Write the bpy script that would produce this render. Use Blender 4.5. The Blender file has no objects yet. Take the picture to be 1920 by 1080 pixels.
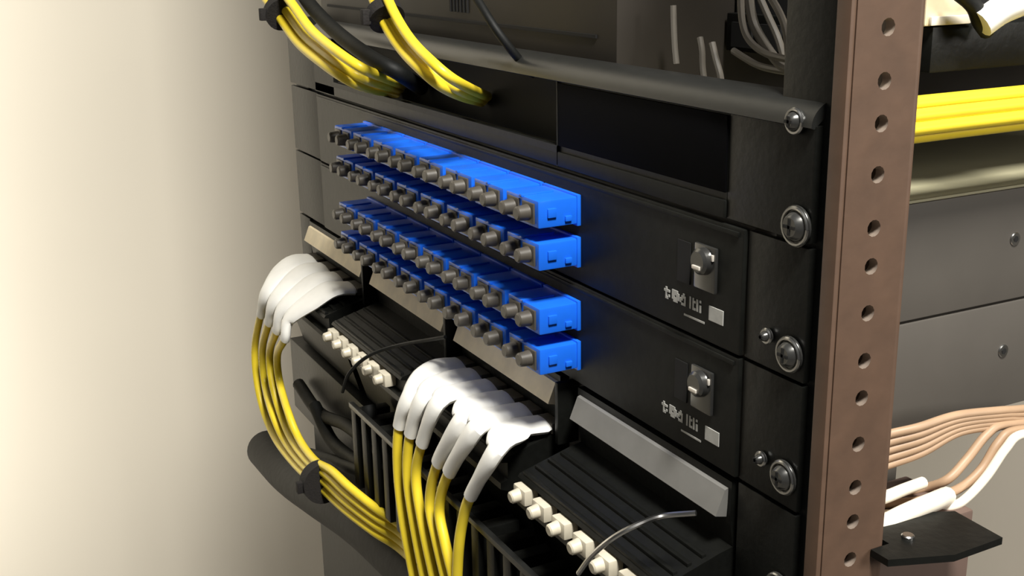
import bpy, bmesh, math, random
from mathutils import Vector, Matrix
random.seed(7)
SC = bpy.context.scene
COL = SC.collection

# ------------------------------------------------------------------ camera
F_PX, YAW, PITCH, ROLL = 2209.8, 1.0971, -0.2856, -0.0173
CAM = Vector((0.2651, -0.2375, 0.1789))
ROT = (Matrix.Rotation(YAW, 3, 'Z') @ Matrix.Rotation(math.pi / 2 + PITCH, 3, 'X') @ Matrix.Rotation(ROLL, 3, 'Z'))
cd = bpy.data.cameras.new('camera')
cam = bpy.data.objects.new('camera', cd)
COL.objects.link(cam)
cam.matrix_world = Matrix.Translation(CAM) @ ROT.to_4x4()
cd.sensor_width = 36.0
cd.lens = F_PX / 1920 * 36
cd.clip_start = 0.01
SC.camera = cam

# ------------------------------------------------------------------ world, lights, exposure
SC.view_settings.view_transform = 'Standard'
SC.view_settings.look = 'None'
SC.view_settings.gamma = 1.0
SC.view_settings.exposure = 0.75
w = bpy.data.worlds.new('world'); SC.world = w
w.use_nodes = True
w.node_tree.nodes['Background'].inputs[0].default_value = (1.0, 0.97, 0.93, 1)
w.node_tree.nodes['Background'].inputs[1].default_value = 0.04


def area(name, loc, target, size, size_y, power, col, spread=180):
    d = bpy.data.lights.new(name, 'AREA')
    d.shape = 'RECTANGLE'; d.size = size; d.size_y = size_y; d.energy = power; d.color = col; d.spread = math.radians(spread)
    o = bpy.data.objects.new(name, d); COL.objects.link(o)
    o.location = loc
    o.rotation_euler = (Vector(target) - Vector(loc)).to_track_quat('-Z', 'Y').to_euler()
    return o


area('ceiling_lamp', (0.45, -0.125, 1.00), (-0.40, -0.02, 0.0), 0.22, 0.22, 17, (1.0, 0.97, 0.91))
area('wall_lamp', (-1.02, -0.42, 0.35), (-1.3, -0.38, 0.35), 0.10, 2.0, 3.15, (1.0, 0.96, 0.88), 150)
area('enclosure_fill', (1.3, 0.70, 0.46), (0.0, 0.1, 0.02), 0.4, 0.4, 0.42, (1.0, 0.95, 0.88), 40)  # added low fill without a real source, lifts the enclosure top
area('rear_wall_fill', (-0.1, 2.5, 0.9), (-1.3, 1.95, -0.95), 0.4, 0.4, 0.45, (1.0, 0.96, 0.95), 35)  # added fill, brightens only the wall patch visible past the rack


def at(px, py, Y=None, X=None, Z=None):
    d = ROT @ Vector(((px - 960) / F_PX, -(py - 540) / F_PX, -1))
    if Y is not None: t = (Y - CAM.y) / d.y
    elif X is not None: t = (X - CAM.x) / d.x
    else: t = (Z - CAM.z) / d.z
    return CAM + d * t


# ------------------------------------------------------------------ materials
def mat(name, col, rough=0.5, metal=0.0, noise=0.0, scale=60, spec=0.5, bump=0.0, coat=0.0):
    m = bpy.data.materials.new(name); m.use_nodes = True
    nt = m.node_tree; b = nt.nodes['Principled BSDF']
    b.inputs['Base Color'].default_value = (*col, 1)
    b.inputs['Roughness'].default_value = rough
    b.inputs['Metallic'].default_value = metal
    b.inputs['Specular IOR Level'].default_value = spec
    b.inputs['Coat Weight'].default_value = coat
    if noise or bump:
        tc = nt.nodes.new('ShaderNodeTexCoord')
        n = nt.nodes.new('ShaderNodeTexNoise'); n.inputs['Scale'].default_value = scale
        n.inputs['Detail'].default_value = 4
        nt.links.new(tc.outputs['Object'], n.inputs['Vector'])
        if noise:
            r = nt.nodes.new('ShaderNodeValToRGB')
            r.color_ramp.elements[0].position = .3; r.color_ramp.elements[1].position = .7
            r.color_ramp.elements[0].color = (*[c * (1 - noise) for c in col], 1)
            r.color_ramp.elements[1].color = (*[min(1, c * (1 + noise)) for c in col], 1)
            nt.links.new(n.outputs[0], r.inputs[0]); nt.links.new(r.outputs[0], b.inputs['Base Color'])
        if bump:
            bp = nt.nodes.new('ShaderNodeBump'); bp.inputs['Strength'].default_value = bump
            bp.inputs['Distance'].default_value = 0.001
            nt.links.new(n.outputs[0], bp.inputs['Height']); nt.links.new(bp.outputs[0], b.inputs['Normal'])
    return m


M = {
    'wall': mat('wall_paint', (.80, .74, .62), .9, noise=.03, scale=2),
    'floor': mat('floor_vinyl', (.55, .52, .48), .6, noise=.08, scale=5),
    'black': mat('black_powder_coat', (.0055, .0058, .005), .45, spec=.2, noise=.15, scale=300, bump=.15),
    'face': mat('black_panel_face', (.0075, .008, .0068), .5, spec=.22, noise=.2, scale=200, bump=.12),
    'void': mat('black_recess', (.003, .003, .003), .8, noise=.2),
    'gloss': mat('dark_window', (.002, .002, .0025), .8, spec=.05, noise=.1),
    'lip': mat('satin_lip', (.014, .0145, .0135), .38, noise=.1, scale=200),
    'bronze': mat('bronze_post', (.090, .051, .031), .6, noise=.12, scale=90, bump=.2),
    'steel': mat('bare_steel', (.80, .74, .66), .5, .35, noise=.05),
    'thread': mat('bare_thread', (.42, .34, .28), .4, .6),
    'screw': mat('screw_metal', (.45, .45, .44), .28, 1.0, noise=.1),
    'darkscrew': mat('dark_screw_metal', (.12, .12, .115), .25, .8, noise=.1),
    'lid': mat('top_bounce_tint', (.34, .32, .21), .5, noise=.05, scale=40),  # lighter olive puts brightness and yellow bounce into the enclosure top's colour
    'side': mat('enclosure_side_paint', (.078, .070, .060), .6, noise=.05, scale=40),
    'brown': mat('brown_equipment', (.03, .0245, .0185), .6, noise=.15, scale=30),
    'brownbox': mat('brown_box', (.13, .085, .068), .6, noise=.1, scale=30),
    'blue': mat('blue_adapter', (.010, .14, .78), .35, noise=.05, scale=100),
    'cap': mat('grey_dust_cap', (.07, .062, .05), .45, noise=.15, scale=150),
    'bead': mat('pale_dust_cap', (.62, .57, .45), .35, noise=.1, scale=150),
    'label': mat('lightened_strip_card', (.82, .70, .48), .55, noise=.1, scale=100),  # card lightened for the strips that the adapters shade
    'label_darkened': mat('darkened_strip_card', (.16, .157, .147), .45, noise=.08, scale=100),  # same card, darkened for the more strongly lit last strip
    'white': mat('white_sleeve', (.90, .89, .84), .5, noise=.03, scale=100),
    'yellow': mat('yellow_jacket', (.86, .66, .035), .4, noise=.05, scale=60),
    'beige': mat('beige_jacket', (.40, .265, .165), .5, noise=.08, scale=80),
    'cream': mat('cream_jacket', (.80, .74, .62), .5, noise=.05, scale=80),
    'rubber': mat('black_rubber', (.0045, .005, .0045), .6, spec=.25, noise=.2, scale=150, bump=.3),
    'greywire': mat('grey_wire', (.22, .20, .17), .4, noise=.1),
    'ink': mat('light_grey_ink', (.48, .48, .45), .6, noise=.1, scale=400),
    'velcro': mat('black_hook_and_loop', (.01, .008, .007), .9, noise=.2, bump=.4, scale=900),
}


# ------------------------------------------------------------------ mesh helpers
def box(bm, x0, x1, y0, y1, z0, z1, bev=0.0):
    x0, x1 = sorted((x0, x1)); y0, y1 = sorted((y0, y1)); z0, z1 = sorted((z0, z1))
    vs = [bm.verts.new((x, y, z)) for x in (x0, x1) for y in (y0, y1) for z in (z0, z1)]
    q = [(0, 1, 3, 2), (4, 6, 7, 5), (0, 4, 5, 1), (2, 3, 7, 6), (0, 2, 6, 4), (1, 5, 7, 3)]
    fs = [bm.faces.new([vs[i] for i in f]) for f in q]
    if bev:
        es = {e for f in fs for e in f.edges}
        bmesh.ops.bevel(bm, geom=list(es), offset=bev, segments=2, affect='EDGES', profile=.6)


def prism(bm, prof, x0, x1):
    """profile of (y,z) points extruded along x"""
    a = [bm.verts.new((x0, y, z)) for y, z in prof]
    b = [bm.verts.new((x1, y, z)) for y, z in prof]
    n = len(prof)
    bm.faces.new(a); bm.faces.new(b[::-1])
    for i in range(n):
        bm.faces.new([a[i], b[i], b[(i + 1) % n], a[(i + 1) % n]])


def cyl(bm, c, axis, r, h, n=20, r2=None, bev=0.0):
    axis = Vector(axis).normalized(); c = Vector(c)
    u = axis.orthogonal().normalized(); v = axis.cross(u)
    r2 = r if r2 is None else r2
    rings = [(0, r)]
    if bev: rings += [(h - bev, r2), (h, r2 - bev)]
    else: rings += [(h, r2)]
    R = []
    for t, rr in rings:
        R.append([bm.verts.new(c + axis * t + (u * math.cos(2 * math.pi * k / n) + v * math.sin(2 * math.pi * k / n)) * rr) for k in range(n)])
    for a, b in zip(R, R[1:]):
        for k in range(n): bm.faces.new([a[k], a[(k + 1) % n], b[(k + 1) % n], b[k]])
    bm.faces.new(R[0][::-1]); bm.faces.new(R[-1])


def catmull(pts, sub=8):
    P = [Vector(p) for p in pts]
    P = [P[0] * 2 - P[1]] + P + [P[-1] * 2 - P[-2]]
    out = []
    for i in range(1, len(P) - 2):
        for s in range(sub):
            t = s / sub
            a, b, c, d = P[i - 1:i + 3]
            out.append(.5 * ((2 * b) + (c - a) * t + (2 * a - 5 * b + 4 * c - d) * t * t + (3 * b - a - 3 * c + d) * t ** 3))
    out.append(P[-2]); return out


def tube(bm, pts, r, n=12, wide=None, axis=None):
    """sweep; r number or list; wide/axis: half width list along a fixed axis for flat section"""
    N = len(pts)
    rs = r if isinstance(r, (list, tuple)) else [r] * N
    ws = wide if wide else rs
    prev = None; rings = []
    for i, p in enumerate(pts):
        t = (pts[min(i + 1, N - 1)] - pts[max(i - 1, 0)]).normalized()
        if axis is not None:
            u = (Vector(axis) - t * t.dot(Vector(axis))).normalized()
        else:
            u = t.orthogonal().normalized() if prev is None else (prev - t * prev.dot(t)).normalized()
        prev = u; v = t.cross(u)
        rings.append([bm.verts.new(p + u * math.cos(2 * math.pi * k / n) * ws[i] + v * math.sin(2 * math.pi * k / n) * rs[i]) for k in range(n)])
    for a, b in zip(rings, rings[1:]):
        for k in range(n): bm.faces.new([a[k], a[(k + 1) % n], b[(k + 1) % n], b[k]])
    bm.faces.new(rings[0][::-1]); bm.faces.new(rings[-1])


def obj(name, bm, m, parent=None, smooth=True, label=None):
    bmesh.ops.recalc_face_normals(bm, faces=bm.faces[:])
    me = bpy.data.meshes.new(name); bm.to_mesh(me); bm.free()
    ms = m if isinstance(m, (list, tuple)) else [m]
    for x in ms: me.materials.append(M[x])
    if smooth:
        for p in me.polygons: p.use_smooth = True
        try: me.set_sharp_from_angle(angle=math.radians(35))
        except Exception: pass
    o = bpy.data.objects.new(name, me); COL.objects.link(o)
    if parent:
        o.parent = parent
        # parents are placed without rotation: keep world coordinates of the mesh
        q = parent; off = Vector((0, 0, 0))
        while q: off += q.location; q = q.parent
        o.location = -off
    if label: o['label'] = label
    return o


def thing(name, label, cat, loc=(0, 0, 0), group=None):
    o = bpy.data.objects.new(name, None); COL.objects.link(o)
    o.empty_display_size = .02; o.location = loc
    o['label'] = label; o['category'] = cat
    if group: o['group'] = group
    return o


def tag(o, label, cat, group=None):
    o['label'] = label; o['category'] = cat
    if group: o['group'] = group
    return o


B = bmesh.new


def bx(name, m, parent, *a, bev=0.0, label=None):
    bm = B(); box(bm, *a, bev=bev); return obj(name, bm, m, parent, label=label)


def struct(name, bm, m):
    o = obj(name, bm, m, smooth=False); o['kind'] = 'structure'; return o


# ------------------------------------------------------------------ the room
bm = B(); box(bm, -1.4, -1.3, -3.2, 3.2, -1.3, 1.6); struct('wall_left', bm, 'wall')
bm = B(); box(bm, -1.3, 3.0, 3.1, 3.2, -1.3, 1.6); struct('wall_back', bm, 'wall')
bm = B(); box(bm, -1.3, 3.0, -3.2, 3.1, -1.36, -1.3); struct('floor', bm, 'floor')

U = .04445
XL = -.5224          # left end of the panels
XF0, XF1 = -.4664, -.0297

# ------------------------------------------------------------------ rack frame
rack = thing('equipment_rack', 'tall open equipment rack, bronze right post with a column of threaded holes', 'rack', (0, 0, -1.3))
HZ = [.1541, .139, .1268, .1118, .0957, .084, .0693, .054, .0418, .0263, .0115, -.0005, -.014]
HZ = [.1541 + .0142 * k for k in range(14, 0, -1)] + HZ + [-.014 - .0142 * k for k in range(1, 14)]


def holed_web(x0, x1, y0, y1, hy, zs, r, z0, z1):
    """upright web in the plane x = x1 with real round holes through it"""
    bm = B(); n = 12
    cuts = [z0] + [(a + b) / 2 for a, b in zip(sorted(zs), sorted(zs)[1:])] + [z1]
    for (za, zb), hz in zip(zip(cuts, cuts[1:]), sorted(zs)):
        for X in (x0, x1):
            ring = [bm.verts.new((X, hy + r * math.cos(math.pi / 4 + 2 * math.pi * k / n), hz + r * math.sin(math.pi / 4 + 2 * math.pi * k / n))) for k in range(n)]
            cor = [bm.verts.new((X, y, z)) for y, z in ((y1, zb), (y0, zb), (y0, za), (y1, za))]
            for c in range(4):
                a = ring[c * 3:(c * 3 + 4)] if c < 3 else ring[9:12] + [ring[0]]
                # side from corner c to corner c+1
                bm.faces.new([cor[c]] + a + [cor[(c + 1) % 4]])
            if X == x0: r0 = ring; c0 = cor
        for k in range(n):
            f = bm.faces.new([r0[k], r0[(k + 1) % n], ring[(k + 1) % n], ring[k]]); f.material_index = 1
        bm.faces.new([c0[0], c0[3], cor[3], cor[0]]); bm.faces.new([c0[1], c0[2], cor[2], cor[1]])
    bmesh.ops.remove_doubles(bm, verts=bm.verts[:], dist=1e-6)
    return bm


web = obj('upright', holed_web(.0085, .012, .0012, .0252, .0131, HZ, .0026, -1.3, .62), ['bronze', 'thread'], rack,
          label='bronze brown upright with threaded holes')
bm = B(); box(bm, .0058, .0118, -.0009, .0012, -1.3, .62, bev=.0008); box(bm, -.004, .0118, .0252, .0272, -1.3, .62, bev=.0008)
obj('upright_flange', bm, 'bronze', rack)
bx('mounting_rail', 'black', rack, -.020, .0056, .0032, .0056, -1.3, .62, bev=.0005, label='mounting rail behind the panel ears, shade painted black')  # same metal as the upright, its shaded front painted as black
bx('mounting_rail', 'black', rack, XL + .001, XL + .028, .0032, .0056, -1.3, .133, bev=.0005)
bx('upright', 'black', rack, XL + .0005, XL + .003, .0058, .032, -1.3, .133, bev=.0005, label='black left upright')
bx('base', 'black', rack, XL, .012, -.15, .35, -1.3, -1.285, bev=.002)


# ------------------------------------------------------------------ screw
def screw(parent, x, z, y=-.0005, r=.0042, m='screw'):
    bm = B()
    cyl(bm, (x, y, z), (0, -1, 0), r * 1.35, .0006, 24)
    cyl(bm, (x, y - .0006, z), (0, -1, 0), r, .0026, 24, r2=r * .8, bev=.0008)
    s = obj('mounting_screw', bm, 'darkscrew', parent)
    b2 = B()
    box(b2, x - r * .55, x + r * .55, y - .0034, y - .0031, z - .0005, z + .0005)
    box(b2, x - .0005, x + .0005, y - .0034, y - .0031, z - r * .55, z + r * .55)
    obj('cross_slot', b2, 'void', s)
    b3 = B(); n = 24
    tube(b3, [Vector((x + r * 1.18 * math.cos(2 * math.pi * k / n), y - .0009, z + r * 1.18 * math.sin(2 * math.pi * k / n))) for k in range(n + 1)], .0006, 6)
    obj('washer', b3, m, s, label='shiny washer rim')
    return s


# ------------------------------------------------------------------ fibre patch panels (two, one above the other)
def adapter(panel, x1, zc):
    """duplex adapter: its +x side at x1"""
    wd = .0278
    bm = B()
    box(bm, x1 - wd, x1, -.0205, -.0012, zc - .0056, zc + .0056, bev=.0009)
    box(bm, x1 - wd - .0009, x1 + .0006, -.003, -.0012, zc - .0064, zc + .0064, bev=.0004)   # flange
    box(bm, x1 - wd / 2 - .0011, x1 - wd / 2 + .0011, -.0212, -.006, zc + .005, zc + .0063, bev=.0004)   # key rib
    box(bm, x1 - .001, x1 + .0009, -.0165, -.0125, zc - .0015, zc + .0022, bev=.0003)        # side latch
    box(bm, x1 - .001, x1 + .0009, -.0085, -.0055, zc - .0038, zc - .0016, bev=.0003)
    a = obj('adapter', bm, 'blue', panel)
    for s in (-1, 1):
        cx = x1 - wd / 2 + s * .0064
        b2 = B()
        box(b2, cx - .0048, cx + .0048, -.0214, -.0203, zc - .0042, zc + .0042, bev=.0004)
        cyl(b2, (cx, -.0212, zc), (0, -1, 0), .0034, .0055, 16, r2=.0029, bev=.0006)
        obj('dust_cap', b2, 'cap', a)
    return a


def glyph(bm, x, z, rows, s, y):
    for j, row in enumerate(rows):
        k = 0
        while k < len(row):
            if row[k] == '#':
                e = k
                while e < len(row) and row[e] == '#': e += 1
                box(bm, x + k * s, x + e * s, y - .00025, y, z - (j + 1) * s, z - j * s)
                k = e
            else: k += 1


GL = [['.#...', '####.', '.#...', '.#.#.', '.##..'], ['####.', '#####', '##.##', '#####', '.###.'], ['..#..', '.###.', '##.#.', '#..#.', '.###.'],
      ['.#.#.', '.#.##', '.#.#.', '.#.#.', '.#.##'], ['#.#..', '#....', '#.#..', '#.#..', '#.#..']]


def patch_panel(z0, label, screws, first):
    z1 = z0 + .0437
    zc = z0 + .0222
    t = thing('fiber_patch_panel', label, 'patch panel', (-.26, 0, z0), 'black fibre patch panels with blue adapters')
    bm = B(); box(bm, XF0 + .0009, XF1 - .0007, -.0012, .0014, z0 + .0004, z1, bev=.0007)
    # fine raised rim along the top and bottom of the door
    box(bm, XF0 + .003, XF1 - .003, -.0019, -.001, z1 - .0028, z1 - .0012, bev=.0003)
    obj('face_plate', bm, 'face', t)
    for a, b in ((XL, XF0 - .0004), (XF1 + .0002, 0.0)):
        e = bx('mounting_ear', 'black', t, a, b, .0000, .0026, z0 + .0004, z1, bev=.0005)
    bx('enclosure', 'side', t, XF0 + .004, -.0300, .0030, .235, z0 + .0006, z1 + .0002, bev=.0005,
       label='grey brown sheet metal enclosure')
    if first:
        bx('brightened_top', 'lid', t, XF0 + .006, -.0308, .0060, .233, z1 + .0003, z1 + .0012, label='enclosure top, painted olive for bounced light')  # separate sheet that carries the painted bounce light
    for zz in (zc + .0084, zc - .0090):
        for k in range(8):
            adapter(t, -.1344 - k * .0306, zz)
    # latch: recess, plunger, bracket
    lx, lz = -.0495, z0 + .0262
    rc = bx('latch', 'void', t, lx - .017, lx - .0095, -.0016, -.0008, lz - .008, lz + .007, label='black latch slot')
    bm = B(); cyl(bm, (lx, -.0012, lz + .003), (0, -1, 0), .0052, .0045, 24, r2=.0046, bev=.001)
    box(bm, lx - .0058, lx + .0062, -.0026, -.0012, lz - .0075, lz + .0085, bev=.0006)
    k = obj('latch', bm, 'darkscrew', t, label='round push latch')
    bm = B(); box(bm, lx - .002, lx + .0022, -.0064, -.0056, lz + .0005, lz + .0018, bev=.0002); box(bm, lx + .0046, lx + .0056, -.0034, -.0026, lz + .004, lz + .0062, bev=.0002)
    obj('latch_pin', bm, 'steel', k)
    # pale printed lettering below the latch (too small to read)
    bm = B(); s = .00088; x = -.0745
    for g in GL:
        glyph(bm, x, z0 + .0140, g, s, -.0012); x += s * 5.6
    box(bm, -.0475, -.0395, -.0015, -.0012, z0 + .0085, z0 + .0137, bev=.0001)
    box(bm, -.062, -.050, -.0014, -.0012, z0 + .0062, z0 + .0069)
    obj('lettering', bm, 'ink', t, smooth=False, label='small pale grey lettering and block')
    for x, z, r in screws: screw(t, x, z, r=r)
    # little side screws of the enclosure
    for y, z in ((.126, z0 + .0245), (.052, z0 + .0245), (.155, z0 + .0245), (.21, z0 + .0245)):
        bm = B(); cyl(bm, (-.0302, y, z), (1, 0, 0), .0026, .0008, 16, bev=.0003)
        sc = obj('side_screw', bm, 'screw', t)
        bm = B(); cyl(bm, (-.0294, y, z), (1, 0, 0), .0013, .00015, 6); obj('socket', bm, 'void', sc)
    return t


patch_panel(U, 'upper black fibre patch panel with two rows of blue adapters, under the bare black panel',
            [(-.0062, .0530, .0044), (-.0170, .0560, .0018)], True)
patch_panel(0, 'lower black fibre patch panel with two rows of blue adapters, above the pale label strips',
            [(-.0060, .0108, .0044), (-.0170, .0130, .0018)], False)

# ------------------------------------------------------------------ cable pass-through panel above
t = thing('cable_entry_panel', 'bare black rack panel with a dark window and rounded top lip, above the patch panels', 'rack panel', (-.26, 0, 2 * U))
z0, z1 = 2 * U + .0010, .1320
bm = B()
box(bm, XF0, -.43, -.0012, .0016, z0, z1 - .006)
box(bm, -.1535, -.1528, -.0012, .0016, z0, z1 - .006)
box(bm, XF0, -.0412, -.0012, .0016, z0, .0960, bev=.0006)
box(bm, -.43, -.1528, -.0012, .0016, .0955, .0985)
box(bm, -.1528, -.0412, -.0003, .0016, .096, z1 - .006)
obj('face_plate', bm, 'face', t)
# rounded lip
prof = []
for k in range(9):
    a = math.pi / 2 * k / 8
    prof.append((.0075 - .0095 * math.cos(a) , z1 - .0070 + .0080 * math.sin(a)))
prof += [(.012, z1 + .001), (.012, z1 - .0005), (.0075, z1 - .0005), (-.0008, z1 - .0075)]
bm = B(); prism(bm, prof, XF0, -.0005); obj('top_lip', bm, 'lip', t, label='satin rounded top lip')
bx('window', 'gloss', t, -.1526, -.0414, -.0011, -.0003, .0985, z1 - .008, bev=.0002, label='darker glossy window')
bx('cable_slot', 'void', t, -.43, -.1536, .012, .0135, .0955, z1 - .002, label='deep dark cable opening')
for a, b in ((XL, XF0 - .0004), (-.0410, 0.0)):
    bx('mounting_ear', 'black', t, a, b, -.0004, .0026, z0, z1 - .0065 if b == 0 else .1265, bev=.0005)
screw(t, -.0085, .1262, y=-.0008, r=.0030)
screw(t, -.0058, .0945, y=-.0008, r=.0048)

# ------------------------------------------------------------------ cassette panel below
t = thing('cassette_panel', 'black fibre cassette panel with four pale label strips, below the two patch panels', 'cassette panel', (-.26, 0, -.06))
bx('enclosure', 'side', t, XF0 + .004, -.0300, .004, .075, -.0885, -.0008, bev=.0005)
for a, b in ((XL, -.5005), (-.0297, 0.0)):
    bx('mounting_ear', 'black', t, a, b, .0000, .0026, -.0885, -.0010, bev=.0005)
screw(t, -.0058, -.0300, r=.0044)
MODS = [(-.4985, -.3895), (-.3738, -.2688), (-.2542, -.1538), (-.1362, -.0336)]
for i, (a, b) in enumerate(MODS):
    bm = B()
    prism(bm, [(.0039, -.0022), (-.0006, -.0022), (-.0008, -.0165), (.0008, -.0275), (-.0045, -.0285), (-.0290, -.0352), (-.0300, -.0366), (-.0270, -.0372),
               (-.0270, -.0452), (-.0305, -.0462), (-.0305, -.0492), (-.0200, -.0530), (-.0100, -.0870), (.0039, -.0870)], a - .0012, b + .0012)
    # ribs along the sloping cover
    for q in (.2, .45, .7, .93):
        y = -.0045 - .0245 * q; z = -.0285 - .0067 * q
        box(bm, a + .001, b - .001, y - .0014, y + .0006, z - .001, z + .0011, bev=.0004)
    c = obj('cassette', bm, 'black', t)
    prof = [(-.0004, -.0050), (-.0020, -.0056), (-.0058, -.0148), (-.0010, -.0160)]
    bm = B(); prism(bm, prof, a + .0006, b - .0006); obj('label_strip', bm, 'label_darkened' if i == 3 else 'label', c, smooth=False,
                                                       label='label strip, darkened against its stronger light' if i == 3 else 'beige label strip, lightened against the shade')
    if i in (1, 3):
        for k in range(6):
            cx = a + .0060 + k * .0163
            bm = B()
            box(bm, cx - .0052, cx + .0052, -.0335, -.0268, -.0448, -.0378, bev=.0012)
            cyl(bm, (cx, -.0330, -.0412), (0, -1, -.1), .0030, .0046, 16, r2=.0026, bev=.0006)
            obj('dust_cap', bm, 'bead', c)
for k in range(3):
    x = (MODS[k][1] + MODS[k + 1][0]) / 2
    bx('divider', 'black', t, x - .0014, x + .0014, -.0070, .0035, -.0300, -.0015, bev=.0006)

# thin curved cable guard rings hung on the dividers
for lab, pts, m in (('thin black curved cable guard beside the left white sleeved cables', [(642, 735), (655, 700), (690, 668), (745, 648), (835, 632)], 'rubber'),
                    ('thin pale curved cable guard crossing the row of pale caps at the lower right', [(1085, 1075), (1110, 1042), (1150, 1008), (1195, 984), (1240, 968), (1305, 962)], 'screw')):
    ys = [-.047, -.047, -.045, -.038, -.028, -.02]
    P = [at(x, y, Y=ys[i + (6 - len(pts))]) for i, (x, y) in enumerate(pts)]
    bm = B(); tube(bm, catmull(P), .0010, 8)
    tag(obj('cable_guard', bm, m), lab, 'cable guard')

# ------------------------------------------------------------------ finger duct at the bottom
t = thing('finger_duct', 'black finger duct with upright slats under the cassette panel', 'cable duct', (-.25, -.03, -.11))
TP = at(930, 1010, Y=-.036)
zt = TP.z
bm = B(); box(bm, -.515, -.03, -.016, .0025, -.1405, -.0885, bev=.001); obj('duct_body', bm, 'black', t)
bm = B(); box(bm, -.33, -.03, -.0375, -.0345, zt - .003, zt, bev=.0006); obj('top_edge', bm, 'lip', t)
for k in range(19):
    x = -.3275 + k * .0157
    bx('finger', 'black', t, x, x + .0075, -.0372, -.0162, zt - .05, zt - .0032, bev=.0008)


t = thing('server_chassis', 'dark rack unit at the very bottom, beneath the foam trunk and finger duct', 'rack unit', (-.26, .1, -.30))
bx('case', 'black', t, -.4624, -.0300, .0040, .080, -.30, -.142, bev=.001)
bx('bezel', 'face', t, XL, 0, -.0008, .0030, -.30, -.1415, bev=.001)

# ------------------------------------------------------------------ cables of the cassette panel
def fiber_cable(path, n_white, w0, w1, r, label, group, name='fiber_cable'):
    """path: points; the first n_white intervals carry the white sleeve"""
    S = 8
    P = catmull(path, S)
    iw = int(n_white * S)
    t = thing(name, label, 'fibre cable', path[0], group)
    bm = B(); tube(bm, P[max(0, iw - 1):], r, 12); obj('jacket', bm, 'yellow', t, label='yellow cable jacket')
    wp = P[:iw + 1]; n = len(wp)
    ws = [w0 + (w1 - w0) * min(1, max(0, (k / (n - 1)) - .42) / .45) for k in range(n)]
    rs = [.0030] * n
    ws[0] *= .8; rs[0] *= .6; ws[-1] *= .97
    bm = B(); tube(bm, wp, rs, 16, wide=ws, axis=(1, 0, 0)); obj('sleeve', bm, 'white', t, label='white sleeve on the plug end')
    d = (path[0] - path[1]).normalized()
    bm = B(); c = path[0]
    box(bm, c.x - w0 * .75, c.x + w0 * .75, c.y - .001, c.y + .0045, c.z - .0026, c.z + .0022, bev=.0006)
    obj('plug', bm, 'cap', t, label='grey plug at the cassette')
    return t


# left bundle, four cables
G1 = 'white sleeved cables of the left cassette'
order = ['leftmost', 'second from left', 'third from left', 'rightmost']
for i in range(4):
    x0 = -.484 + i * .0265
    p = [Vector((x0, -.0045, -.0254)),
         Vector((x0 - .001 * i, -.0200, -.0260)),
         at(501 + 15 * i, 545 + 16 * i, Y=-.040),
         at(489 + 15 * i, 590 + 15 * i, Y=-.042 - .001 * i),
         at(478 + 14 * i, 650 + 5 * i, Y=-.042),
         at(482 + 14 * i, 715, Y=-.043 + .002 * (i % 2)),
         at(496 + 15 * i, 775, Y=-.043 - .002 * (i % 2)),
         at(520 + 14 * i, 828 - 1 * i, Y=-.044),
         at(558 + 11 * i, 876 - 4 * i, Y=-.045),
         at(600 + 7 * i, 912 - 10 * i, Y=-.046),
         at(644 + 4 * i, 953 - 13 * i, Y=-.044),
         at(700 + 2 * i, 996 - 14 * i, Y=-.038),
         at(752 + 1 * i, 1030 - 14 * i, Y=-.030),
         at(800 + 8 * i, 1085 - 6 * i, Y=-.030),
         at(845 + 8 * i, 1190, Y=-.030)]
    fiber_cable(p, 3.0, .0131, .0042, .0025,
                f'white sleeved yellow cable, {order[i]} of the four in the far left cassette', G1)

# right bundle: three + two + one cables
G2 = 'white sleeved cables of the third cassette'
ends = [(748, 800), (769, 815), (791, 832), (821, 868), (842, 885), (882, 930)]
knee = [(768, 742), (793, 745), (822, 755), (866, 788), (893, 803), (930, 845)]
bot = [[(746, 880), (757, 980), (780, 1100)], [(764, 890), (777, 985), (800, 1100)], [(780, 895), (793, 985), (818, 1100)],
       [(806, 940), (818, 1010), (842, 1110)], [(824, 950), (834, 1015), (858, 1110)], [(868, 975), (860, 1030), (856, 1110)]]
od2 = ['leftmost', 'second from left', 'third from left', 'third from right', 'second from right', 'rightmost']
for i in range(6):
    x0 = -.2465 + i * .0176
    p = [Vector((x0, -.0045, -.0258)),
         Vector((x0 - .001, -.0200, -.0258)),
         at(*knee[i], Y=-.037),
         at(*ends[i], Y=-.041),
         at(*bot[i][0], Y=-.042),
         at(*bot[i][1], Y=-.043),
         at(*bot[i][2], Y=-.043)]
    fiber_cable(p, 3.0, .0087, .0040 if i < 5 else .0034, .0025,
                f'white sleeved yellow cable, {od2[i]} of the six in the third cassette', G2)


# ------------------------------------------------------------------ ties
def tie(px, py, Y, rad, ax, label, wdt=.006):
    c = at(px, py, Y=Y) if Y is not None else px
    bm = B(); ax = Vector(ax).normalized()
    cyl(bm, c - ax * wdt / 2, ax, rad, wdt, 24)
    # tail end of the strap
    u = ax.orthogonal().normalized()
    box(bm, c.x - .002, c.x + .002, c.y - rad - .003, c.y - rad + .001, c.z - .004, c.z + .003, bev=.0005)
    return tag(obj('cable_tie', bm, 'velcro'), label, 'cable tie')


tie(603, 903, -.046, .0125, at(644, 945, Y=-.044) - at(566, 868, Y=-.045), 'black strap around the yellow cables hanging from the left cassette', .009)

# ------------------------------------------------------------------ yellow bundles at the top
def strand(name, pts, r, m, label, cat, group=None, n=12):
    bm = B(); tube(bm, catmull(pts), r, n)
    return tag(obj(name, bm, m), label, cat, group)


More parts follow.
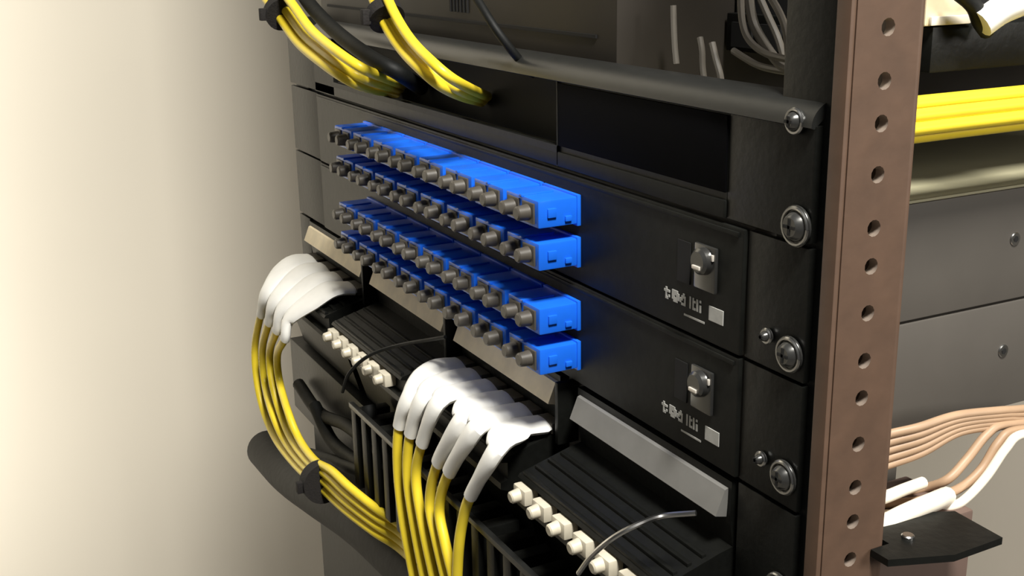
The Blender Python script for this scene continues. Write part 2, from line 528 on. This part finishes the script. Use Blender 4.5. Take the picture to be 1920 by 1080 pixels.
offs = [(0, 0), (15, -11), (7, 12), (20, 3)]
wh = ['outermost', 'upper', 'lower', 'innermost']
for i, (dx, dy) in enumerate([(-4, 10), (9, -1), (21, -13)]):
    Y = -.034 + .003 * (i % 2)
    P = [at(455 + dx, -75 + dy, Y=Y), at(497 + dx, -20 + dy, Y=Y), at(530 + dx, 25 + dy, Y=Y), at(565 + dx, 72 + dy, Y=Y), at(615 + dx, 113 + dy, Y=Y),
         at(660 + dx, 142 + dy, Y=Y + .006), at(700 + dx * .8, 157 + dy, Y=-.012), at(745 + dx * .5, 168 + dy * .7, Y=.010)]
    strand('fiber_cable', P, .0027, 'yellow', f"yellow cable in the upper left bundle, {['lowest', 'middle', 'topmost'][i]} of its three strands", 'fibre cable', 'upper left yellow bundle')
for i, (dx, dy) in enumerate([(-10, 7), (0, 1), (11, -7)]):
    Y = -.030 + .003 * (i % 2)
    P = [at(680 + dx, -75 + dy, Y=Y), at(705 + dx, -20 + dy, Y=Y), at(730 + dx, 35 + dy, Y=Y), at(762 + dx, 85 + dy, Y=Y), at(802 + dx, 126 + dy, Y=Y),
         at(836 + dx, 154 + dy, Y=Y + .006), at(872 + dx * .8, 173 + dy, Y=-.010), at(908 + dx * .5, 186 + dy * .7, Y=.010)]
    strand('fiber_cable', P, .0024, 'yellow', f"yellow cable in the bundle right of the upper left one, {['lowest', 'middle', 'topmost'][i]} of its three strands", 'fibre cable', 'second yellow bundle at the top')
tie(527, 24, -.033, .0098, at(565, 72, Y=-.033) - at(500, -18, Y=-.033), 'black strap around the upper left yellow bundle', .006)
tie(722, 28, -.029, .0088, at(745, 68, Y=-.029) - at(705, -18, Y=-.029), 'black strap around the second yellow bundle from the left', .006)
strand('power_cord', [at(545, -60, Y=-.02), at(575, 0, Y=-.02), at(625, 55, Y=-.02), at(690, 105, Y=-.018), at(745, 135, Y=-.010), at(790, 165, Y=.009)], .0042, 'rubber',
       'thick black cord running above the upper left yellow bundle', 'cord')
strand('power_cord', [at(865, -40, Y=-.01), at(895, 0, Y=-.01), at(930, 55, Y=-.008), at(968, 105, Y=.0), at(1000, 138, Y=.012), at(1030, 150, Y=.03)], .0019, 'rubber',
       'thin black cord slanting down in front of the brown equipment', 'cord')

# foam sleeved trunk at the lower left
P = [at(499, 842, Y=-.0205), at(545, 890, Y=-.0205), at(600, 928, Y=-.0205), at(680, 980, Y=-.0205), at(770, 1060, Y=-.0205), at(860, 1150, Y=-.0205)]
bm = B(); tube(bm, catmull(P), .0152, 28)
tag(obj('foam_pipe', bm, 'rubber'), 'thick black foam covered trunk sticking out at the lower left below the cassettes', 'cable trunk')
# black slack cables between the two bundles
for i, pts in enumerate(([(560, 720), (600, 775), (655, 800), (712, 860), (745, 960)], [(590, 760), (625, 830), (690, 880), (735, 920), (790, 1010)],
                         [(575, 850), (640, 870), (700, 900), (760, 985), (800, 1090)], [(690, 760), (705, 830), (735, 880), (800, 960), (890, 1090)])):
    P = [at(x, y, Y=-.022 - .003 * i) for x, y in pts]
    strand('patch_cord', P, .0042, 'rubber', f"black slack cord between the two white sleeved bundles, {['highest', 'second highest', 'second lowest', 'lowest'][i]} of four", 'cord', 'black slack cords')

# ------------------------------------------------------------------ equipment above and behind
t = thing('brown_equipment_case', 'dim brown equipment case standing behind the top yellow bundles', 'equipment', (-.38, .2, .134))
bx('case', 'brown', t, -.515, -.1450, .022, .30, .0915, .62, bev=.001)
bm = B(); box(bm, -.50, -.16, .0212, .0222, .1400, .1415)
for k in range(6): box(bm, -.285 - .004 * k, -.2835 - .004 * k, .0212, .0222, .145, .30)
obj('vent', bm, 'void', t)
t = thing('network_switch', 'black network switch behind the loose grey wires at the top right', 'network switch', (-.11, .2, .128))
bx('case', 'black', t, -.1430, -.0300, .0750, .30, .1335, .1490, bev=.0008)
bm = B()
for k in range(6): box(bm, -.138 + .018 * k, -.125 + .018 * k, .0738, .0752, .1355, .1455)
obj('port', bm, 'void', t)
bx('upper_case', 'void', t, -.143, -.0420, .080, .30, .1491, .26)

wirepts = [[(1388, -20), (1392, 40), (1405, 75), (1435, 100), (1478, 112)], [(1402, -20), (1412, 40), (1432, 80), (1462, 120), (1490, 135)],
           [(1418, -20), (1440, 30), (1458, 70), (1470, 110), (1480, 150)], [(1436, -20), (1462, 25), (1474, 60), (1478, 100), (1482, 160)],
           [(1375, 95), (1395, 108), (1420, 122), (1450, 130), (1490, 136)], [(1312, 70), (1316, 95), (1317, 125), (1320, 150)],
           [(1335, 80), (1342, 110), (1350, 140), (1352, 158)], [(1262, 10), (1263, 50), (1265, 90), (1268, 120)]]
wl = ['leftmost hanging one', 'second hanging one', 'third hanging one', 'nearest the rail', 'lowest, nearly level',
      'short upright one', 'short stub', 'farthest left']
for i, pts in enumerate(wirepts):
    P = [at(x, y, Y=.035 + .003 * (i % 3)) for x, y in pts]
    strand('wire', P, .0013 if i != 1 else .0018, 'greywire', 'thin grey wire in the dark gap at the top right, ' + wl[i], 'wire', 'loose grey wires at the top right', 8)

# ------------------------------------------------------------------ right of the post: yellow trunk
rows = [(-.0205, .1250, 'topmost and deepest'), (-.0142, .1258, 'topmost and nearest'), (-.0093, .1222, 'second from top'), (-.0080, .1176, 'middle'), (-.0122, .1138, 'lowest and nearest'),
        (-.0182, .1145, 'lowest and deepest'), (-.0152, .1198, 'innermost')]
for x, z, lab in rows:
    z = .1215 + (z - .1198) * .85; x = -.0142 + (x + .0142) * .9
    P = [Vector((x - .02, .017, z)), Vector((x - .006, .024, z)), Vector((x, .035, z)), Vector((x, .07, z)), Vector((x, .12, z)), Vector((x, .18, z)), Vector((x, .26, z + .002))]
    strand('fiber_cable', P, .0023, 'yellow', f'level yellow cable right of the bronze post, {lab} in its bundle', 'fibre cable', 'level yellow bundle right of the post')
bm = B()
ring = []
for k in range(25):
    a = 2 * math.pi * k / 24
    ring.append(Vector((-.0142 + .0095 * math.cos(a), .0395, .1215 + .0085 * math.sin(a))))
tube(bm, ring, [.0012] * 25, 8, wide=[.0022] * 25, axis=(0, 1, 0))
tag(obj('cable_tie', bm, 'velcro'), 'black strap around the level yellow bundle right of the post', 'cable tie')

# ------------------------------------------------------------------ right of the post: beige and white wires
G3 = 'beige wires fanning out below the grey enclosure'
A = [(1662, 815), (1664, 829), (1666, 843), (1668, 857), (1670, 870)]
for i, (x, y) in enumerate(A):
    P = [at(x - 70, y + 22, X=-.020), at(x, y, X=-.018), at(x + 60, y - 14 - i * 2, X=-.014), at(x + 130, y - 36 - i * 6, X=-.012), at(1872 + 3 * i, 770 + 7 * i, X=-.010), at(1905 + 4 * i, 768 + 8 * i, X=-.010), at(1990, 760 + 12 * i, X=-.010)]
    strand('wire', P, .0016, 'beige', f"beige wire fanning out right of the bronze post, {['topmost', 'second', 'third', 'fourth', 'fifth'][i]} of the straight ones", 'wire', G3)
Bp = [[(1600, 930), (1680, 925), (1728, 916), (1775, 900), (1812, 862), (1850, 815), (1885, 796), (1990, 790)], [(1610, 945), (1690, 943), (1745, 935), (1800, 915), (1840, 880), (1872, 830), (1902, 808), (1990, 802)],
      [(1640, 965), (1720, 962), (1782, 950), (1812, 934), (1850, 893), (1885, 842), (1915, 815), (1990, 812)]]
for i, pts in enumerate(Bp):
    P = [at(x, y, X=(-.016 if x < 1735 else -.009) + .004 * i) for x, y in pts]
    strand('wire', P, .0017, 'cream' if i == 2 else 'beige', f"pale wire bending down right of the post, {['inner', 'middle', 'outer'][i]} of the three curved ones", 'wire', 'curved pale wires right of the post')
strand('patch_cord', [at(1600, 1015, X=0), at(1655, 985, X=0), at(1700, 962, X=0), at(1752, 940, X=0), at(1775, 930, X=-.004)], .0034, 'cream', 'thick white cord lying on the black shelf right of the post', 'cord')
strand('patch_cord', [at(1620, 945, X=-.006), at(1660, 932, X=-.006), at(1695, 918, X=-.008), at(1730, 905, X=-.01)], .0022, 'cream', 'short pale cord above the thick white cord right of the post', 'cord')

# black shelf bracket and brown box
P = [at(1640, 1003, X=.004), at(1760, 957, X=.004), at(1882, 1003, X=.004)]
zs = at(1650, 1000, X=.0).z
t = thing('shelf_bracket', 'black shelf plate under the white cord right of the post', 'shelf', (0, .05, zs - .02))
bm = B()
poly = [Vector((x, y, -.0125)) for x, y in ((-.003, .0295), (-.0007, .0503), (.0062, .0658), (.0274, .0648), (.0279, .0424), (.0200, .0215), (.0123, .0215), (.0123, .0295))]
a = [bm.verts.new(p) for p in poly]; b = [bm.verts.new(p - Vector((0, 0, .0025))) for p in poly]
bm.faces.new(a); bm.faces.new(b[::-1])
for k in range(len(a)): bm.faces.new([a[k], b[k], b[(k + 1) % len(a)], a[(k + 1) % len(a)]])
obj('plate', bm, 'black', t)
c = at(1702, 1008, Z=-.0125)
bm = B(); cyl(bm, c, (0, 0, 1), .0022, .0012, 16, bev=.0004); obj('bolt', bm, 'screw', t)
t = tag(bx('brown_box', 'brownbox', None, -.028, .004, .0290, .078, -.075, -.0160, bev=.001), 'brown metal box under the black shelf plate, right of the post', 'box')

# beige and white pieces on top of the switch
t = thing('wall_plug', 'pale beige block on top of the black switch at the top right', 'adapter', (-.04, .08, .149))
bx('body', 'label', t, -.05, -.0305, .0715, .0925, .1492, .175, bev=.0012)
bx('ridge', 'cream', t, -.0303, -.0290, .073, .0915, .1495, .1525, bev=.0004)
P = [at(1840, 45, X=-.02), at(1875, 20, X=-.018), at(1915, 2, X=-.016), at(1980, -30, X=-.014)]
strand('patch_cord', P, .0048, 'white', 'white cord at the top right corner beside the beige block', 'cord')
P = [at(1790, -20, X=-.022), at(1825, 10, X=-.022), at(1838, 40, X=-.022), at(1850, 58, X=-.025)]
strand('power_cord', P, .0028, 'rubber', 'black cord between the beige block and the white cord', 'cord')
